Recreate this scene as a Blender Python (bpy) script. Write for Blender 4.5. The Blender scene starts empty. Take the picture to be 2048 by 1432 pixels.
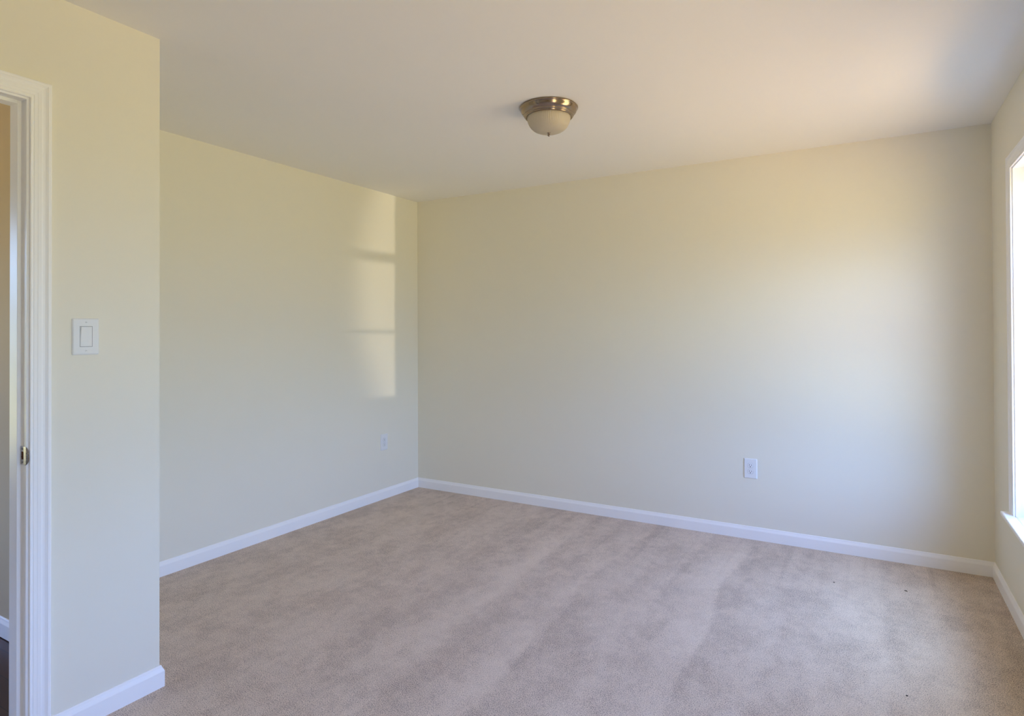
import bpy, bmesh, math, random
from mathutils import Vector, Matrix

S = bpy.context.scene
COL = S.collection
random.seed(7)

# ------------------------------------------------------------------ dimensions (metres)
H = 2.44                     # ceiling height
XL, XR = -3.353, 0.576       # left wall / window wall
YB, YF = 4.163, -1.70        # far wall / wall behind the camera
XP, YP = -2.315, 1.340       # face and end of the partition with the light switch
TI, TE = 0.115, 0.165        # inside / outside wall thickness

# ------------------------------------------------------------------ camera
yaw, pitch, roll = math.radians(30.1354), math.radians(0.4360), math.radians(-0.2233)
fw = Vector((-math.sin(yaw) * math.cos(pitch), math.cos(yaw) * math.cos(pitch), math.sin(pitch)))
rt = Vector((math.cos(yaw), math.sin(yaw), 0.0))
up = rt.cross(fw)
r2 = rt * math.cos(roll) + up * math.sin(roll)
u2 = -rt * math.sin(roll) + up * math.cos(roll)
cd = bpy.data.cameras.new('camera')
cam = bpy.data.objects.new('camera', cd)
COL.objects.link(cam)
m3 = Matrix((r2, u2, -fw)).transposed()
cam.matrix_world = Matrix.Translation((0, 0, 1.331)) @ m3.to_4x4()
cd.sensor_width = 36.0
cd.lens = 1230.667 / 2048 * 36.0
cd.shift_y = -(716 - 652.464) / 2048
cd.clip_start = 0.02
S.camera = cam

# ------------------------------------------------------------------ exposure
vs = S.view_settings
vs.view_transform = 'Standard'
vs.look = 'None'
vs.gamma = 1.0
vs.use_curve_mapping = False
vs.exposure = 0.14
S.cycles.use_denoising = True
S.cycles.max_bounces = 16
S.cycles.diffuse_bounces = 12
S.cycles.sample_clamp_indirect = 8.0

# ------------------------------------------------------------------ world: sky over sunlit ground
W = bpy.data.worlds.new('outdoors')
S.world = W
W.use_nodes = True
nt = W.node_tree
for n in list(nt.nodes):
    nt.nodes.remove(n)


def N(t, kind, **kw):
    n = t.nodes.new(kind)
    for k, v in kw.items():
        setattr(n, k, v)
    return n


tc = N(nt, 'ShaderNodeTexCoord')
sp = N(nt, 'ShaderNodeSeparateXYZ')
nt.links.new(tc.outputs['Generated'], sp.inputs[0])
mr = N(nt, 'ShaderNodeMapRange')
mr.inputs['From Min'].default_value = -1
mr.inputs['From Max'].default_value = 1
nt.links.new(sp.outputs['Z'], mr.inputs['Value'])
cr = N(nt, 'ShaderNodeValToRGB')
el = cr.color_ramp
el.interpolation = 'LINEAR'


def stop(z, col):
    return ((z + 1) / 2, (col[0] / 30, col[1] / 30, col[2] / 30, 1))


# radiance by the sine of the elevation: house shade below, warm sunlit ground, then blue sky
shade, lawn = (1.5, 1.6, 1.4), (10.2, 6.9, 3.6)
stops = [stop(-1.0, shade), stop(-0.797, shade), stop(-0.785, lawn), stop(-0.70, lawn), stop(-0.65, (8.0, 5.6, 2.5)),
         stop(-0.52, (8.2, 5.6, 3.8)), stop(-0.375, (7.8, 6.0, 2.6)), stop(-0.225, (8.6, 7.8, 4.2)),
         stop(-0.06, (3.6, 3.8, 1.8)), stop(0.06, (4.1, 6.4, 10.5)), stop(0.185, (6.4, 10.6, 18.0)),
         stop(0.325, (4.8, 7.9, 18.5)), stop(0.5, (2.7, 5.5, 15.0)), stop(0.8, (6.0, 9.4, 16.5)), stop(1.0, (6.0, 9.4, 16.5))]
while len(el.elements) < len(stops):
    el.elements.new(0.5)
for e, (p, c) in zip(el.elements, stops):
    e.position = p
for e, (p, c) in zip(el.elements, stops):
    e.color = c
nt.links.new(mr.outputs[0], cr.inputs[0])
b1 = N(nt, 'ShaderNodeBackground')
b1.inputs['Strength'].default_value = 30.0
nt.links.new(cr.outputs['Color'], b1.inputs['Color'])
wo = N(nt, 'ShaderNodeOutputWorld')
nt.links.new(b1.outputs[0], wo.inputs[0])
W.cycles.sampling_method = 'MANUAL'
W.cycles.sample_map_resolution = 2048

# sun thrown back by a neighbour's window across the street: a low, narrow beam into the room
gd = Vector((1.0, -0.118, -0.093)).normalized()
sl = bpy.data.lights.new('reflected_sun', 'SPOT')
sl.energy = 9000.0
sl.color = (1.0, 0.86, 0.68)
sl.shadow_soft_size = 0.16
sl.spot_size = 2 * math.atan(1.55 / 28.0)
sl.spot_blend = 0.30
so = bpy.data.objects.new('reflected_sun', sl)
COL.objects.link(so)
so.location = Vector((XR, 4.62, 1.28)) + gd * 28.0
so.rotation_euler = gd.to_track_quat('Z', 'Y').to_euler()

# window openings in the right wall: (y0, y1, z0, z1)
WZ0, WZ1 = 0.470, 2.080
WINS = [(2.715, 3.613), (0.568, 1.318)]
for (a, b) in WINS:          # daylight portals: they only steer the sampling of the sky
    ld = bpy.data.lights.new('window_daylight', 'AREA')
    ld.shape = 'RECTANGLE'
    ld.size, ld.size_y = WZ1 - WZ0, b - a
    ld.cycles.is_portal = True
    lo = bpy.data.objects.new('window_daylight', ld)
    COL.objects.link(lo)
    lo.location = (XR + TE + 0.01, (a + b) / 2, (WZ0 + WZ1) / 2)
    lo.rotation_euler = (0, math.radians(90), 0)

HWY0, HWY1 = -0.60, 0.45      # unseen window added in the far end wall to light the hallway
XH = -4.9                     # far end of the hallway
ld = bpy.data.lights.new('window_daylight', 'AREA')
ld.shape = 'RECTANGLE'
ld.size, ld.size_y = WZ1 - WZ0, HWY1 - HWY0
ld.cycles.is_portal = True
lo = bpy.data.objects.new('window_daylight', ld)
COL.objects.link(lo)
lo.location = (XH - TE - 0.01, (HWY0 + HWY1) / 2, (WZ0 + WZ1) / 2)
lo.rotation_euler = (0, math.radians(-90), 0)

# ------------------------------------------------------------------ materials


def mat(name):
    m = bpy.data.materials.new(name)
    m.use_nodes = True
    return m, m.node_tree, m.node_tree.nodes['Principled BSDF']


def paint(name, col, rough=0.6, bump=0.0, scale=300.0, spec=0.3):
    m, t, p = mat(name)
    p.inputs['Roughness'].default_value = rough
    p.inputs['Specular IOR Level'].default_value = spec
    tcn = N(t, 'ShaderNodeTexCoord')
    nz = N(t, 'ShaderNodeTexNoise')
    nz.inputs['Scale'].default_value = 1.3
    nz.inputs['Detail'].default_value = 3
    t.links.new(tcn.outputs['Object'], nz.inputs['Vector'])
    mx = N(t, 'ShaderNodeMix', data_type='RGBA')
    mx.inputs['A'].default_value = (*[c * 0.985 for c in col], 1)
    mx.inputs['B'].default_value = (*[min(1, c * 1.015) for c in col], 1)
    t.links.new(nz.outputs['Fac'], mx.inputs['Factor'])
    t.links.new(mx.outputs['Result'], p.inputs['Base Color'])
    if bump:
        n2 = N(t, 'ShaderNodeTexNoise')
        n2.inputs['Scale'].default_value = scale
        n2.inputs['Detail'].default_value = 2
        t.links.new(tcn.outputs['Object'], n2.inputs['Vector'])
        bp = N(t, 'ShaderNodeBump')
        bp.inputs['Strength'].default_value = bump
        bp.inputs['Distance'].default_value = 0.001
        t.links.new(n2.outputs['Fac'], bp.inputs['Height'])
        t.links.new(bp.outputs[0], p.inputs['Normal'])
    return m


M_WALL = paint('cream_wall_paint', (0.82, 0.785, 0.67), 0.75, 0.08)
M_CEIL = paint('ceiling_paint', (0.86, 0.845, 0.80), 0.85, 0.08)
M_TRIM = paint('white_trim_gloss', (0.93, 0.925, 0.92), 0.35, 0.0)
M_PLATE = paint('white_plastic', (0.80, 0.81, 0.82), 0.3)
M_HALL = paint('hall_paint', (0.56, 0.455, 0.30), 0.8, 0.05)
M_DARK = paint('slot_black', (0.02, 0.018, 0.016), 0.6)
M_LINE = paint('gap_shadow_grey', (0.25, 0.25, 0.26), 0.7)
M_HOLE = paint('bare_wood_hole', (0.10, 0.035, 0.012), 0.9)
M_LINT = paint('dark_lint', (0.06, 0.05, 0.045), 0.95)


def metal(name, col, rough, aniso=0.0):
    m, t, p = mat(name)
    p.inputs['Metallic'].default_value = 1.0
    p.inputs['Base Color'].default_value = (*col, 1)
    p.inputs['Roughness'].default_value = rough
    tcn = N(t, 'ShaderNodeTexCoord')
    nz = N(t, 'ShaderNodeTexNoise')
    nz.inputs['Scale'].default_value = 90
    t.links.new(tcn.outputs['Object'], nz.inputs['Vector'])
    mrn = N(t, 'ShaderNodeMapRange')
    mrn.inputs['To Min'].default_value = rough * 0.85
    mrn.inputs['To Max'].default_value = rough * 1.15
    t.links.new(nz.outputs['Fac'], mrn.inputs['Value'])
    t.links.new(mrn.outputs[0], p.inputs['Roughness'])
    return m


M_NICKEL = metal('brushed_nickel', (0.35, 0.27, 0.20), 0.18)
M_STRIKE = metal('satin_nickel', (0.40, 0.36, 0.33), 0.28)


def frosted():
    m, t, p = mat('frosted_ribbed_glass')
    p.inputs['Base Color'].default_value = (0.74, 0.665, 0.53, 1)
    p.inputs['Roughness'].default_value = 0.32
    p.inputs['Specular IOR Level'].default_value = 0.5
    tr = N(t, 'ShaderNodeBsdfTranslucent')
    tr.inputs['Color'].default_value = (0.85, 0.78, 0.64, 1)
    mx = N(t, 'ShaderNodeMixShader')
    mx.inputs[0].default_value = 0.35
    out = t.nodes['Material Output']
    t.links.new(p.outputs[0], mx.inputs[1])
    t.links.new(tr.outputs[0], mx.inputs[2])
    t.links.new(mx.outputs[0], out.inputs['Surface'])
    return m


M_FROST = frosted()


def pane_glass():
    m, t, p = mat('clear_window_glass')
    t.nodes.remove(p)
    tr = N(t, 'ShaderNodeBsdfTransparent')
    tr.inputs['Color'].default_value = (0.97, 0.98, 0.975, 1)
    gl = N(t, 'ShaderNodeBsdfGlossy')
    gl.inputs['Roughness'].default_value = 0.0
    lw = N(t, 'ShaderNodeLayerWeight')               # Schlick's reflectance, the same on both faces of the pane
    lw.inputs['Blend'].default_value = 0.5
    p5 = N(t, 'ShaderNodeMath', operation='POWER')
    p5.inputs[1].default_value = 5.0
    t.links.new(lw.outputs['Facing'], p5.inputs[0])
    fr = N(t, 'ShaderNodeMath', operation='MULTIPLY_ADD')
    fr.inputs[1].default_value = 0.90
    fr.inputs[2].default_value = 0.03
    t.links.new(p5.outputs[0], fr.inputs[0])
    mx = N(t, 'ShaderNodeMixShader')
    t.links.new(fr.outputs[0], mx.inputs[0])
    t.links.new(tr.outputs[0], mx.inputs[1])
    t.links.new(gl.outputs[0], mx.inputs[2])
    t.links.new(mx.outputs[0], t.nodes['Material Output'].inputs['Surface'])
    return m


M_GLASS = pane_glass()


def wood_floor():
    m, t, p = mat('dark_hall_floorboards')
    tcn = N(t, 'ShaderNodeTexCoord')
    br = N(t, 'ShaderNodeTexBrick')
    br.inputs['Color1'].default_value = (0.045, 0.016, 0.008, 1)
    br.inputs['Color2'].default_value = (0.065, 0.024, 0.012, 1)
    br.inputs['Mortar'].default_value = (0.012, 0.006, 0.004, 1)
    br.inputs['Scale'].default_value = 1.0
    br.inputs['Brick Width'].default_value = 1.1
    br.inputs['Row Height'].default_value = 0.09
    br.inputs['Mortar Size'].default_value = 0.002
    t.links.new(tcn.outputs['Object'], br.inputs['Vector'])
    t.links.new(br.outputs['Color'], p.inputs['Base Color'])
    p.inputs['Roughness'].default_value = 0.35
    return m


M_WOOD = wood_floor()


def carpet():
    m, t, p = mat('mauve_grey_carpet')
    L = t.links.new
    tcn = N(t, 'ShaderNodeTexCoord')
    co = tcn.outputs['Object']

    def noise(scale, detail=2.0, rough=0.5, vec=None, dist=0.0):
        n = N(t, 'ShaderNodeTexNoise')
        n.inputs['Scale'].default_value = scale
        n.inputs['Detail'].default_value = detail
        n.inputs['Roughness'].default_value = rough
        n.inputs['Distortion'].default_value = dist
        L(vec or co, n.inputs['Vector'])
        return n.outputs['Fac']

    def mth(op, a, b, clamp=False):
        n = N(t, 'ShaderNodeMath', operation=op, use_clamp=clamp)
        for i, v in enumerate((a, b)):
            if isinstance(v, (int, float)):
                n.inputs[i].default_value = v
            else:
                L(v, n.inputs[i])
        return n.outputs[0]

    def rng(v, a, b, c=0.0, d=1.0, smooth=False):
        n = N(t, 'ShaderNodeMapRange', interpolation_type='SMOOTHSTEP' if smooth else 'LINEAR')
        n.inputs['From Min'].default_value = a
        n.inputs['From Max'].default_value = b
        n.inputs['To Min'].default_value = c
        n.inputs['To Max'].default_value = d
        L(v, n.inputs['Value'])
        return n.outputs[0]

    # tufts: pale twisted yarn ends with dark gaps between them
    tuft = rng(noise(250, 3.0, 0.85), 0.41, 0.59)
    fine = rng(noise(520, 2.0, 0.7), 0.38, 0.62)
    gap = rng(noise(285, 1.0, 0.5), 0.34, 0.45, 1.0, 0.0, True)
    # vacuum strokes run along the length of the room (world y), wobbling a little
    sx = N(t, 'ShaderNodeSeparateXYZ')
    L(co, sx.inputs[0])
    wob = mth('ADD', rng(noise(0.8, 1.0), 0.0, 1.0, -0.13, 0.13), rng(noise(11.0, 6.0, 0.75), 0.0, 1.0, -0.05, 0.05))
    xx = mth('ADD', sx.outputs['X'], wob)
    ramp = N(t, 'ShaderNodeValToRGB')
    lo_, hi_ = XL, XR
    # (x, nap): each stroke has one soft and one crisp edge
    marks = [(-3.353, .30), (-3.15, .44), (-2.95, .56), (-2.93, .42), (-2.62, .56), (-2.60, .42), (-2.33, .60), (-2.31, .44),
             (-2.05, .62), (-2.03, .42), (-1.79, .50), (-1.70, .84), (-1.625, .88), (-1.605, .30), (-1.45, .46), (-1.36, .72),
             (-1.275, .78), (-1.255, .34), (-1.06, .46), (-0.93, .78), (-0.90, .40), (-0.77, .84), (-0.67, .88), (-0.65, .36),
             (-0.40, .62), (-0.36, .40), (-0.09, .86), (0.03, .80), (0.06, .46), (0.27, .78), (0.31, .34), (0.576, .22)]
    re = ramp.color_ramp.elements
    while len(re) < len(marks):
        re.new(0.5)
    for e, (x, v) in zip(re, marks):
        e.position = min(1, max(0, (x - lo_) / (hi_ - lo_)))
    for e, (x, v) in zip(re, marks):
        e.color = (v, v, v, 1)
    L(rng(xx, lo_, hi_), ramp.inputs[0])
    # strokes fade in and out along their length
    mp = N(t, 'ShaderNodeMapping')
    mp.inputs['Scale'].default_value = (2.2, 1.0, 1)
    L(co, mp.inputs['Vector'])
    fade = rng(noise(1.0, 3.0, 0.6, mp.outputs[0]), 0.36, 0.58, 0.05, 1.0, True)
    stroke = mth('MULTIPLY', mth('SUBTRACT', ramp.outputs['Color'], 0.50), fade)
    # thin wheel lines, clearest towards the far wall
    mp3 = N(t, 'ShaderNodeMapping')
    mp3.inputs['Scale'].default_value = (16.0, 0.55, 1)
    L(co, mp3.inputs['Vector'])
    near_wall = rng(sx.outputs['Y'], 2.9, 4.0, 0.12, 1.0)
    wheel = mth('MULTIPLY', rng(noise(1.0, 1.0, 0.5, mp3.outputs[0]), 0.34, 0.44, -1.0, 0.0, True), near_wall)
    # footprints / brushed patches with fairly crisp outlines
    mp2 = N(t, 'ShaderNodeMapping')
    mp2.inputs['Scale'].default_value = (1.1, 0.6, 1)
    mp2.inputs['Rotation'].default_value = (0, 0, 0.12)
    L(co, mp2.inputs['Vector'])
    patch = rng(noise(4.2, 9.0, 0.72, mp2.outputs[0], 0.1), 0.40, 0.60, -0.5, 0.5, True)
    scuff = rng(noise(15.0, 7.0, 0.75), 0.38, 0.62, -0.5, 0.5, True)
    nap = mth('ADD', mth('MULTIPLY', stroke, 0.42), mth('ADD', mth('MULTIPLY', patch, 0.16), mth('MULTIPLY', scuff, 0.11)))
    nap = mth('ADD', nap, mth('MULTIPLY', wheel, 0.08))
    v = mth('ADD', mth('MULTIPLY', tuft, 0.66), mth('MULTIPLY', fine, 0.42))
    v = mth('SUBTRACT', v, mth('MULTIPLY', gap, 0.46))
    v = mth('ADD', v, nap)
    v = mth('ADD', v, 0.10, True)
    cr_ = N(t, 'ShaderNodeValToRGB')
    e = cr_.color_ramp.elements
    e[0].position, e[0].color = 0.0, (0.19, 0.14, 0.13, 1)
    e[1].position, e[1].color = 1.0, (0.97, 0.83, 0.70, 1)
    mid = cr_.color_ramp.elements.new(0.5)
    mid.color = (0.75, 0.612, 0.49, 1)
    L(v, cr_.inputs[0])
    L(cr_.outputs['Color'], p.inputs['Base Color'])
    p.inputs['Roughness'].default_value = 1.0
    p.inputs['Specular IOR Level'].default_value = 0.05
    bp = N(t, 'ShaderNodeBump')
    bp.inputs['Strength'].default_value = 0.5
    bp.inputs['Distance'].default_value = 0.006
    L(mth('ADD', tuft, mth('MULTIPLY', fine, 0.4)), bp.inputs['Height'])
    L(bp.outputs[0], p.inputs['Normal'])
    return m


M_CARPET = carpet()

# ------------------------------------------------------------------ mesh helpers


def add_box(bm, x0, x1, y0, y1, z0, z1):
    vs_ = [bm.verts.new((x, y, z)) for x in (x0, x1) for y in (y0, y1) for z in (z0, z1)]
    for f in ((0, 1, 3, 2), (4, 6, 7, 5), (0, 4, 5, 1), (2, 3, 7, 6), (0, 2, 6, 4), (1, 5, 7, 3)):
        bm.faces.new([vs_[i] for i in f])


def obj(name, bm, m, parent=None, smooth=False, bevel=0.0, loc=None):
    bmesh.ops.recalc_face_normals(bm, faces=bm.faces)
    me = bpy.data.meshes.new(name)
    bm.to_mesh(me)
    bm.free()
    me.materials.append(m)
    if smooth:
        for p in me.polygons:
            p.use_smooth = True
    o = bpy.data.objects.new(name, me)
    COL.objects.link(o)
    if parent is not None:
        o.parent = parent
    if loc:
        o.location = loc
    if bevel:
        b = o.modifiers.new('bevel', 'BEVEL')
        b.width = bevel
        b.segments = 3
        b.limit_method = 'ANGLE'
    return o


def box_obj(name, m, dims, parent=None, bevel=0.0):
    bm = bmesh.new()
    add_box(bm, *dims)
    return obj(name, bm, m, parent, bevel=bevel)


def empty(name, loc=(0, 0, 0), rotz=0.0):
    o = bpy.data.objects.new(name, None)
    o.empty_display_size = 0.1
    o.location = loc
    o.rotation_euler = (0, 0, rotz)
    COL.objects.link(o)
    return o


def struct(o, label, cat):
    o['kind'] = 'structure'
    o['label'] = label
    o['category'] = cat
    return o


def thing(o, label, cat, group=None):
    o['label'] = label
    o['category'] = cat
    if group:
        o['group'] = group
    return o


def lathe(bm, prof, seg=64, flute=None):
    """prof = [(r, z)...] spun about z; flute(r, z, a) -> r lets a profile ripple round the axis."""
    rings = []
    for (r, z) in prof:
        if r < 1e-6:
            rings.append([bm.verts.new((0, 0, z))])
        else:
            ring = []
            for i in range(seg):
                a = 2 * math.pi * i / seg
                q = flute(r, z, a) if flute else r
                ring.append(bm.verts.new((q * math.cos(a), q * math.sin(a), z)))
            rings.append(ring)
    for A, B in zip(rings, rings[1:]):
        if len(A) == 1 and len(B) == 1:
            continue
        for i in range(seg):
            j = (i + 1) % seg
            if len(A) == 1:
                bm.faces.new((A[0], B[j], B[i]))
            elif len(B) == 1:
                bm.faces.new((A[i], A[j], B[0]))
            else:
                bm.faces.new((A[i], A[j], B[j], B[i]))


def sweep(bm, sections):
    """sections: list of equally long closed loops of points; skinned and capped."""
    loops = [[bm.verts.new(p) for p in s] for s in sections]
    n = len(loops[0])
    for A, B in zip(loops, loops[1:]):
        for i in range(n):
            j = (i + 1) % n
            bm.faces.new((A[i], A[j], B[j], B[i]))
    bm.faces.new(loops[0])
    bm.faces.new(list(reversed(loops[-1])))


CASING = [(0, 0), (0, .0085), (.0015, .0100), (.0045, .0100), (.0060, .0080), (.0100, .0085), (.0105, .0098), (.0190, .0108),
          (.0195, .0098), (.0215, .0112), (.0300, .0125), (.0345, .0118), (.0400, .0130), (.0450, .0160),
          (.0455, .0148), (.0475, .0170), (.0545, .0170), (.0570, .0150), (.0570, 0)]


def casing_mesh(x, sgn, y0, y1, zb, z1):
    """Mitred three-sided casing round an opening, standing on the plane x and projecting towards sgn."""
    bm = bmesh.new()
    secs = []
    for fy, fz in ((lambda w: y0 - w, lambda w: zb), (lambda w: y0 - w, lambda w: z1 + w),
                   (lambda w: y1 + w, lambda w: z1 + w), (lambda w: y1 + w, lambda w: zb)):
        secs.append([(x + sgn * d, fy(w), fz(w)) for (w, d) in CASING])
    sweep(bm, secs)
    return bm


BASE = [(0, 0), (.0130, 0), (.0130, .0580), (.0118, .0615), (.0070, .0720), (.0055, .0775), (.0035, .0800), (0, .0800)]


def base_mesh(p0, p1, nrm, e0, e1):
    """Skirting from p0 to p1; nrm points into the room; e0 / e1 mitre the ends (+1 longer, -1 shorter)."""
    p0, p1, nrm = Vector((*p0, 0)), Vector((*p1, 0)), Vector((*nrm, 0))
    d = (p1 - p0).normalized()
    bm = bmesh.new()
    sweep(bm, [[p0 + nrm * t - d * (e0 * t) + Vector((0, 0, z)) for (t, z) in BASE],
               [p1 + nrm * t + d * (e1 * t) + Vector((0, 0, z)) for (t, z) in BASE]])
    return bm


# ------------------------------------------------------------------ the room shell
XPH = XP - TI                                         # hallway face of the partition
YJH = YP - TI                                         # hallway face of the alcove return wall
DY0, DY1, DZ1 = 0.150, 0.9155, 2.075                  # clear door opening in the partition

bm = bmesh.new()
nx, ny = 4, 4
add_box(bm, XPH + 0.05, XR + TE, YF - TI, YP - 0.05, -0.05, 0.0)
add_box(bm, XL - TI, XR + TE, YP - 0.05, YB + TI, -0.05, 0.0)
struct(obj('floor', bm, M_CARPET), 'mauve grey cut pile carpet with vacuum strokes over the whole room floor', 'carpet')

struct(box_obj('floor_hall', M_WOOD, (XH - TI, XPH + 0.05, YF - TI, YP - 0.05, -0.05, -0.004)),
       'dark brown wood floor of the hallway beyond the doorway', 'floor')
struct(box_obj('ceiling', M_CEIL, (XL - TI, XR + TE, YF - TI, YB + TI, H, H + 0.12)), 'flat matt off-white ceiling', 'ceiling')
struct(box_obj('ceiling_hall', M_CEIL, (XH - TI, XL - TI, YF - TI, YP, H, H + 0.12)),
       'hallway ceiling out beyond the doorway', 'ceiling')
struct(box_obj('wall_left', M_WALL, (XL - TI, XL, YP - TI + 0.012, YB, 0, H)),
       'cream painted wall at the far left, set back behind the switch wall', 'wall')
struct(box_obj('wall_back', M_WALL, (XL - TI, XR + TE, YB, YB + TI, 0, H)),
       'wide cream painted wall straight ahead, with one outlet low on it', 'wall')
struct(box_obj('wall_front', M_WALL, (XH - TE, XR + TE, YF - TI, YF, 0, H)), 'cream painted wall behind the viewer', 'wall')

# window wall with its two openings
bm = bmesh.new()
x0, x1 = XR, XR + TE
ys = [YF]
for (a, b) in sorted(WINS):
    ys += [a, b]
ys.append(YB)
for i in range(0, len(ys), 2):
    add_box(bm, x0, x1, ys[i], ys[i + 1], 0, H)
for (a, b) in WINS:
    add_box(bm, x0, x1, a, b, 0, WZ0 - 0.02)
    add_box(bm, x0, x1, a, b, WZ1, H)
struct(obj('wall_right', bm, M_WALL), 'cream painted window wall at the right edge', 'wall')

# partition with the doorway
bm = bmesh.new()
JT = 0.018                                            # jamb board thickness
add_box(bm, XPH, XP, DY1 + JT, YP, 0, H)
add_box(bm, XPH, XP, YF, DY0 - JT, 0, H)
add_box(bm, XPH, XP, DY0 - JT, DY1 + JT, DZ1 + JT, H)
struct(obj('wall_partition', bm, M_WALL), 'cream painted wall with the doorway and the light switch, nearest on the left', 'wall')

bm = bmesh.new()
add_box(bm, XL, XPH, YJH + 0.012, YP, 0, H)
struct(obj('wall_alcove', bm, M_WALL), 'short cream return wall hidden behind the end of the switch wall', 'wall')
bm = bmesh.new()
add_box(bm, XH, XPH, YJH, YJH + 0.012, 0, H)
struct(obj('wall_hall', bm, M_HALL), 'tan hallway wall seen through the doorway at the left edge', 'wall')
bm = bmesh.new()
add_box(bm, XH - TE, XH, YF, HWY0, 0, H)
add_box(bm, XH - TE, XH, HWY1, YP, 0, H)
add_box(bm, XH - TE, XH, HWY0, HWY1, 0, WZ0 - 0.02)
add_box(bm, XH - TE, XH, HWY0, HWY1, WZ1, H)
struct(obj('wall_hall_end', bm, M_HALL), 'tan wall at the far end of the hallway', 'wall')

# skirting boards
for nm, a, lab in (
        ('baseboard_left', ((XL, YP), (XL, YB), (1, 0), -1, -1), 'white baseboard along the set-back left wall'),
        ('baseboard_back', ((XL, YB), (XR, YB), (0, -1), -1, -1), 'white baseboard along the wide back wall'),
        ('baseboard_right', ((XR, YB), (XR, YF), (-1, 0), -1, -1), 'white baseboard below the window on the right wall'),
        ('baseboard_alcove', ((XP, YP), (XL, YP), (0, 1), 1, -1), 'white baseboard on the hidden return wall'),
        ('baseboard_partition', ((XP, DY1 + 0.0065 + 0.057), (XP, YP), (1, 0), 0, 1),
         'white baseboard wrapping the end of the switch wall'),
        ('baseboard_hall', ((XPH, YJH), (XH, YJH), (0, -1), 0, 0), 'baseboard of the hallway wall beyond the doorway')):
    struct(obj(nm, base_mesh(*a), M_TRIM), lab, 'baseboard')

# ------------------------------------------------------------------ doorway
d1 = struct(empty('door_1', (XP, (DY0 + DY1) / 2, 0)), 'white cased doorway at the left edge, standing open to the hallway', 'doorway')
off = Vector((-XP, -(DY0 + DY1) / 2, 0))


def under(o, parent):
    """Parent while keeping world coordinates baked in the mesh."""
    o.parent = parent
    o.matrix_parent_inverse = Matrix.Translation(parent.location).inverted()
    return o


RV = 0.0065                                           # reveal between jamb edge and casing
under(obj('door_casing', casing_mesh(XP, 1, DY0 - RV, DY1 + RV, 0, DZ1 + RV), M_TRIM), d1)
under(obj('door_casing', casing_mesh(XPH, -1, DY0 - RV, DY1 + RV, 0, DZ1 + RV), M_TRIM), d1)
bm = bmesh.new()
add_box(bm, XPH - .0005, XP + .0005, DY1, DY1 + JT, 0, DZ1 + JT)
add_box(bm, XPH - .0005, XP + .0005, DY0 - JT, DY0, 0, DZ1 + JT)
add_box(bm, XPH - .0005, XP + .0005, DY0, DY1, DZ1, DZ1 + JT)
under(obj('door_jamb', bm, M_TRIM), d1)
SX0, SX1, ST = XP - 0.074, XP - 0.036, 0.0105         # door stop strip
bm = bmesh.new()
add_box(bm, SX0, SX1, DY1 - ST, DY1 + 0.001, 0, DZ1 + 0.001)
add_box(bm, SX0, SX1, DY0 - 0.001, DY0 + ST, 0, DZ1 + 0.001)
add_box(bm, SX0, SX1, DY0 + ST, DY1 - ST, DZ1 - ST, DZ1 + 0.001)
under(obj('door_stop', bm, M_TRIM, bevel=0.0012), d1)
# strike plate with curled lip, let into the jamb
ZS = 0.940
bm = bmesh.new()
yy = DY1 - 0.0012
hh, x_in, x_out = 0.029, XP - 0.034, XP - 0.001
hx0, hx1, hz = XP - 0.029, XP - 0.014, 0.0125
add_box(bm, x_in, hx0, yy, DY1, ZS - hh, ZS + hh)
add_box(bm, hx1, x_out, yy, DY1, ZS - hh, ZS + hh)
add_box(bm, hx0, hx1, yy, DY1, ZS + hz, ZS + hh)
add_box(bm, hx0, hx1, yy, DY1, ZS - hh, ZS - hz)
sp_ = under(obj('strike_plate', bm, M_STRIKE), d1)
sp_['label'] = 'nickel strike plate with a latch hole'
bm = bmesh.new()
n = 14                                                # rounded lip curling round the jamb edge onto the room side
secs = []
for k in range(n + 1):
    s = -1 + 2 * k / n
    w = 0.0145 * math.sqrt(max(0.01, 1 - s * s))
    z = ZS + s * hh
    top = [(x_out + w * q, yy + 0.0045 * (q * w / 0.0145) ** 2, z) for q in (0, .25, .5, .75, 1)]
    secs.append(top + [(x, y + 0.0012, z) for (x, y, z) in reversed(top)])
sweep(bm, secs)
obj('strike_lip', bm, M_STRIKE, sp_, smooth=True)
hole = obj('latch_hole', bmesh.new(), M_HOLE)
bm = bmesh.new()
add_box(bm, hx0, hx1, DY1 - .0004, DY1 + .0002, ZS - hz, ZS + hz)
bm.to_mesh(hole.data)
bm.free()
hole.parent = sp_
for dz in (-0.021, 0.021):
    bm = bmesh.new()
    lathe(bm, [(0, .0016), (.0026, .0014), (.0034, .0004), (.0034, 0)], 20)
    bmesh.ops.rotate(bm, verts=bm.verts, cent=(0, 0, 0), matrix=Matrix.Rotation(math.radians(90), 3, 'X'))
    bmesh.ops.translate(bm, verts=bm.verts, vec=(XP - 0.0215, yy, ZS + dz))
    sc = obj('screw', bm, M_LINE)
    sc.parent = sp_

# ------------------------------------------------------------------ windows


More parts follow.
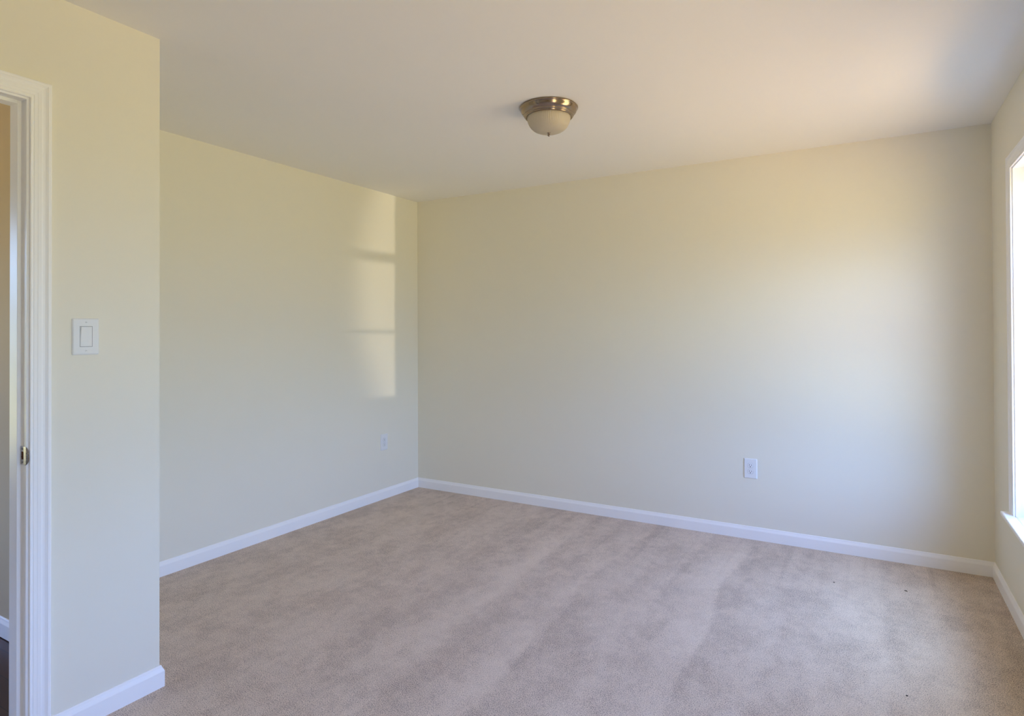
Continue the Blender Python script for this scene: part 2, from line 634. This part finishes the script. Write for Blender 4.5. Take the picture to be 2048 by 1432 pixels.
def make_window(idx, a, b, label):
    """Cased double-hung window in the right wall between y = a and y = b."""
    w = struct(empty('window_%d' % idx, (XR, (a + b) / 2, WZ0)), label, 'window')
    U = lambda o, p=None: under(o, w)
    # white returns lining the opening
    bm = bmesh.new()
    lt = 0.010
    xe = XR + TE
    add_box(bm, XR - .0003, xe, a, a + lt, WZ0, WZ1)
    add_box(bm, XR - .0003, xe, b - lt, b, WZ0, WZ1)
    add_box(bm, XR - .0003, xe, a + lt, b - lt, WZ1 - lt, WZ1)
    U(obj('window_jamb', bm, M_TRIM))
    U(obj('window_casing', casing_mesh(XR, -1, a + 0.004, b - 0.004, WZ0, WZ1 - 0.004), M_TRIM))
    # stool (inner sill) with horns past the casing
    bm = bmesh.new()
    add_box(bm, XR - 0.045, XR, a - 0.085, b + 0.085, WZ0 - 0.020, WZ0)
    add_box(bm, XR, xe, a, b, WZ0 - 0.020, WZ0)
    bmesh.ops.remove_doubles(bm, verts=bm.verts, dist=1e-5)
    U(obj('window_stool', bm, M_TRIM, bevel=0.006))
    # vinyl frame
    ya, yb_, za, zb = a + lt, b - lt, WZ0, WZ1 - lt
    fx0, fx1, fwid = XR + 0.075, XR + 0.150, 0.020
    bm = bmesh.new()
    add_box(bm, fx0, fx1, ya, ya + fwid, za, zb)
    add_box(bm, fx0, fx1, yb_ - fwid, yb_, za, zb)
    add_box(bm, fx0, fx1, ya + fwid, yb_ - fwid, zb - fwid, zb)
    add_box(bm, fx0, fx1, ya + fwid, yb_ - fwid, za, za + fwid)
    U(obj('window_frame', bm, M_TRIM))
    # two sashes: the upper one outside, the lower one inside with a thin cross bar
    y0, y1, z0, z1, zm = ya + fwid, yb_ - fwid, za + fwid, zb - fwid, 1.510
    for nm, sx, sz0, sz1, bar in (('sash', XR + 0.082, z0, zm + 0.035, 0.995), ('sash', XR + 0.114, zm - 0.035, z1, None)):
        st = 0.034
        bm = bmesh.new()
        add_box(bm, sx, sx + 0.030, y0, y0 + st, sz0, sz1)
        add_box(bm, sx, sx + 0.030, y1 - st, y1, sz0, sz1)
        add_box(bm, sx, sx + 0.030, y0 + st, y1 - st, sz0, sz0 + 0.045)
        add_box(bm, sx, sx + 0.030, y0 + st, y1 - st, sz1 - 0.045, sz1)
        if bar:
            add_box(bm, sx + .008, sx + .022, y0 + st, y1 - st, bar - 0.009, bar + 0.009)
        s_ = U(obj(nm, bm, M_TRIM))
        bm = bmesh.new()
        add_box(bm, sx + 0.013, sx + 0.016, y0 + st - .004, y1 - st + .004, sz0 + 0.041, sz1 - 0.041)
        g = obj('window_pane', bm, M_GLASS)
        g.parent = s_
    return w


make_window(1, *WINS[0], 'bright white cased window with a deep stool at the right edge')
make_window(2, *WINS[1], 'second window in the right wall, outside the frame beside the viewer')
w3 = make_window(3, 0.0, HWY1 - HWY0, 'unseen window added at the far end of the hallway to light it')
w3.rotation_euler = (0, 0, math.radians(180))
w3.location = (XH, (HWY0 + HWY1) / 2, WZ0)

# ------------------------------------------------------------------ ceiling light
FX, FY = -1.368, 2.728
lt = thing(empty('ceiling_light', (FX, FY, H)), 'round brushed nickel flush ceiling light with a ribbed frosted glass bowl', 'ceiling light')
lt.scale = (0.98, 0.98, 0.98)
bm = bmesh.new()
lathe(bm, [(0.0, -0.001), (0.138, -0.0005), (0.1455, -0.002), (0.1480, -0.005), (0.1480, -0.008), (0.1455, -0.0105), (0.1440, -0.012),
           (0.1425, -0.018), (0.1390, -0.026), (0.1335, -0.033), (0.1290, -0.0365), (0.1270, -0.0375), (0.1262, -0.0395),
           (0.1270, -0.0420), (0.1255, -0.0450), (0.1220, -0.0465), (0.1208, -0.0480), (0.1212, -0.0505), (0.1195, -0.0530),
           (0.1150, -0.0545), (0.1120, -0.0535), (0.1110, -0.050), (0.1110, -0.010), (0.0, -0.010)], 128)
obj('light_canopy', bm, M_NICKEL, lt, smooth=True)


def glass_r(u):                                        # bowl outline, u = 0 at the rim, 1 at the bottom
    return 0.1105 * math.cos(u * math.pi / 2) ** 0.62, -0.048 - 0.082 * math.sin(u * math.pi / 2) ** 1.08


prof = [glass_r(k / 28) for k in range(29)]
prof[-1] = (0.0, prof[-1][1])
bm = bmesh.new()
lathe(bm, prof, 576, lambda r, z, a: r + 0.00035 * (r / 0.11) * math.cos(a * 72))
o = obj('glass_bowl', bm, M_FROST, lt, smooth=True)
sd = o.modifiers.new('thick', 'SOLIDIFY')
sd.thickness = 0.003
sd.offset = -1
bm = bmesh.new()
lathe(bm, [(0.0, -0.126), (0.0085, -0.1275), (0.0088, -0.1300), (0.0060, -0.1320), (0.0040, -0.1340), (0.0045, -0.1355), (0.0062, -0.1385),
           (0.0066, -0.1420), (0.0052, -0.1455), (0.0025, -0.1475), (0.0, -0.1480)], 32)
obj('finial', bm, M_NICKEL, lt, smooth=True)
for s in (-1, 1):                                      # unlit bulbs inside
    bm = bmesh.new()
    lathe(bm, [(0, -0.028), (0.006, -0.030), (0.018, -0.034), (0.027, -0.042), (0.030, -0.052), (0.028, -0.062), (0.020, -0.072), (0.010, -0.0775), (0, -0.079)], 28)
    bmesh.ops.rotate(bm, verts=bm.verts, cent=(0, 0, -0.030), matrix=Matrix.Rotation(math.radians(-28 * s), 3, 'Y'))
    bmesh.ops.translate(bm, verts=bm.verts, vec=(0.028 * s, 0, 0.006))
    obj('bulb', bm, M_PLATE, lt, smooth=True)

# ------------------------------------------------------------------ switch and outlets (local: plate faces -y, x right, z up)


def plate_mesh(w, h, t):
    """Wall plate with sloping rim."""
    bm = bmesh.new()
    rings = []
    for (ins, y) in ((0, 0), (0, -t * 0.35), (0.0012, -t * 0.62), (0.0035, -t * 0.92), (0.006, -t)):
        hw, hz = w / 2 - ins, h / 2 - ins
        r = max(0.0008, 0.004 - ins)
        ring = []
        for cx, cz, a0 in ((hw - r, hz - r, 0), (-hw + r, hz - r, 90), (-hw + r, -hz + r, 180), (hw - r, -hz + r, 270)):
            for k in range(4):
                a = math.radians(a0 + 30 * k)
                ring.append(bm.verts.new((cx + r * math.cos(a), y, cz + r * math.sin(a))))
        rings.append(ring)
    n_ = len(rings[0])
    for A, B in zip(rings, rings[1:]):
        for i in range(n_):
            bm.faces.new((A[i], A[(i + 1) % n_], B[(i + 1) % n_], B[i]))
    bm.faces.new(rings[-1])
    bm.faces.new(list(reversed(rings[0])))
    return bm


def screw(parent, x, z, y, m=M_PLATE):
    bm = bmesh.new()
    lathe(bm, [(0.0034, 0), (0.0032, 0.0006), (0.0022, 0.0011), (0, 0.0013)], 20)
    bmesh.ops.rotate(bm, verts=bm.verts, cent=(0, 0, 0), matrix=Matrix.Rotation(math.radians(90), 3, 'X'))
    s_ = obj('screw', bm, m, parent, loc=(x, y, z))
    bm = bmesh.new()
    add_box(bm, -0.0024, 0.0024, -0.00145, -0.0010, -0.0004, 0.0004)
    obj('screw_slot', bm, M_LINE, s_)
    return s_


def rounded_plug_face(w, h, y0, y1):
    """Receptacle face: circle with flat top and bottom."""
    bm = bmesh.new()
    R = w / 2
    pts = []
    a1 = math.asin(h / 2 / R)
    for k in range(13):
        a = -a1 + 2 * a1 * k / 12
        pts.append((R * math.cos(a), R * math.sin(a)))
    for k in range(13):
        a = math.pi - a1 + 2 * a1 * k / 12
        pts.append((R * math.cos(a), R * math.sin(a)))
    sweep(bm, [[(x, y0, z) for x, z in pts], [(x, y1 + 0.0006, z) for x, z in pts], [(x * 0.96, y1, z * 0.96) for x, z in pts]])
    return bm


def make_outlet(loc, rz, label):
    t = thing(empty('power_outlet', loc, rz), label, 'outlet', 'duplex outlets low on the walls')
    T = 0.0062
    obj('wall_plate', plate_mesh(0.080, 0.126, T), M_PLATE, t)
    for s in (1, -1):
        cz = 0.0193 * s
        bm = rounded_plug_face(0.0375, 0.0300, -T + 0.0005, -T - 0.00005)
        bmesh.ops.translate(bm, verts=bm.verts, vec=(0, 0, cz))
        rim = obj('socket_gap', bm, M_LINE, t)
        bm = rounded_plug_face(0.0345, 0.0275, -T + 0.0005, -T - 0.0016)
        f = obj('socket', bm, M_PLATE, t, loc=(0, 0, cz))
        for (x, hgt) in ((-0.0064, 0.0085), (0.0064, 0.0068)):
            bm = bmesh.new()
            add_box(bm, x - 0.0012, x + 0.0012, -T - 0.0018, -T - 0.0005, 0.0035 - hgt / 2, 0.0035 + hgt / 2)
            obj('blade_slot', bm, M_DARK, f)
        bm = bmesh.new()
        lathe(bm, [(0.0028, 0), (0.0028, 0.0013), (0, 0.0013)], 18)
        bmesh.ops.rotate(bm, verts=bm.verts, cent=(0, 0, 0), matrix=Matrix.Rotation(math.radians(90), 3, 'X'))
        bmesh.ops.translate(bm, verts=bm.verts, vec=(0, -T - 0.0005, -0.0075))
        obj('ground_hole', bm, M_DARK, f)
    screw(t, 0, 0, -T)
    return t


make_outlet((-0.661, YB, 0.448), 0, 'white duplex outlet low on the wide back wall towards the right')
make_outlet((XL, 3.735, 0.449), math.radians(90), 'small white duplex outlet on the left wall near the room corner')

# light switch on the partition
sw = thing(empty('light_switch', (XP, 1.0855, 1.3175), math.radians(90)),
           'white rocker light switch on the near left wall beside the doorway casing', 'light switch')
T = 0.0065
obj('wall_plate', plate_mesh(0.0835, 0.1240, T), M_PLATE, sw)
bm = bmesh.new()
w2, h2 = 0.0195, 0.0352
for (ax0, ax1, az0, az1) in ((-w2, -w2 + .0014, -h2, h2), (w2 - .0014, w2, -h2, h2), (-w2, w2, h2 - .0014, h2), (-w2, w2, -h2, -h2 + .0014)):
    add_box(bm, ax0, ax1, -T - 0.0001, -T + 0.001, az0, az1)
obj('rocker_gap', bm, M_LINE, sw)
bm = bmesh.new()
w3, h3 = 0.0165, 0.0325                                # rocker paddle, pressed in at the bottom
pts = [(-h3, -T + 0.0006), (-h3, -T - 0.0004), (0, -T - 0.0014), (h3, -T - 0.0042), (h3, -T + 0.0006)]
sweep(bm, [[(-w3, y, z) for z, y in pts], [(w3, y, z) for z, y in pts]])
obj('rocker', bm, M_PLATE, sw, bevel=0.0006)
for z in (0.0485, -0.0485):
    screw(sw, 0, z, -T)

# ------------------------------------------------------------------ crumbs on the carpet
for (x, y, rz, sx_, lab) in ((-0.170, 3.659, 0.6, 0.0050, 'tiny dark crumb on the carpet below the outlet, nearest the back wall on the left'),
                             (0.152, 3.720, -0.5, 0.0085, 'tiny dark sliver on the carpet near the corner under the window'),
                             (0.109, 2.658, 0.2, 0.0038, 'tiny dark crumb on the carpet nearest the viewer at the lower right')):
    bm = bmesh.new()
    bmesh.ops.create_icosphere(bm, subdivisions=2, radius=1.0)
    for v_ in bm.verts:
        v_.co *= 1 + 0.22 * math.sin(5 * v_.co.x + 3 * v_.co.y + 40 * x) * math.cos(4 * v_.co.z + 7 * v_.co.y)
        v_.co = Vector((v_.co.x * sx_, v_.co.y * 0.003, (v_.co.z + 0.75) * 0.002))
    c_ = obj('carpet_crumb', bm, M_LINT, smooth=True, loc=(x, y, 0))
    c_.rotation_euler = (0, 0, rz)
    thing(c_, lab, 'crumb', 'dark crumbs on the carpet')
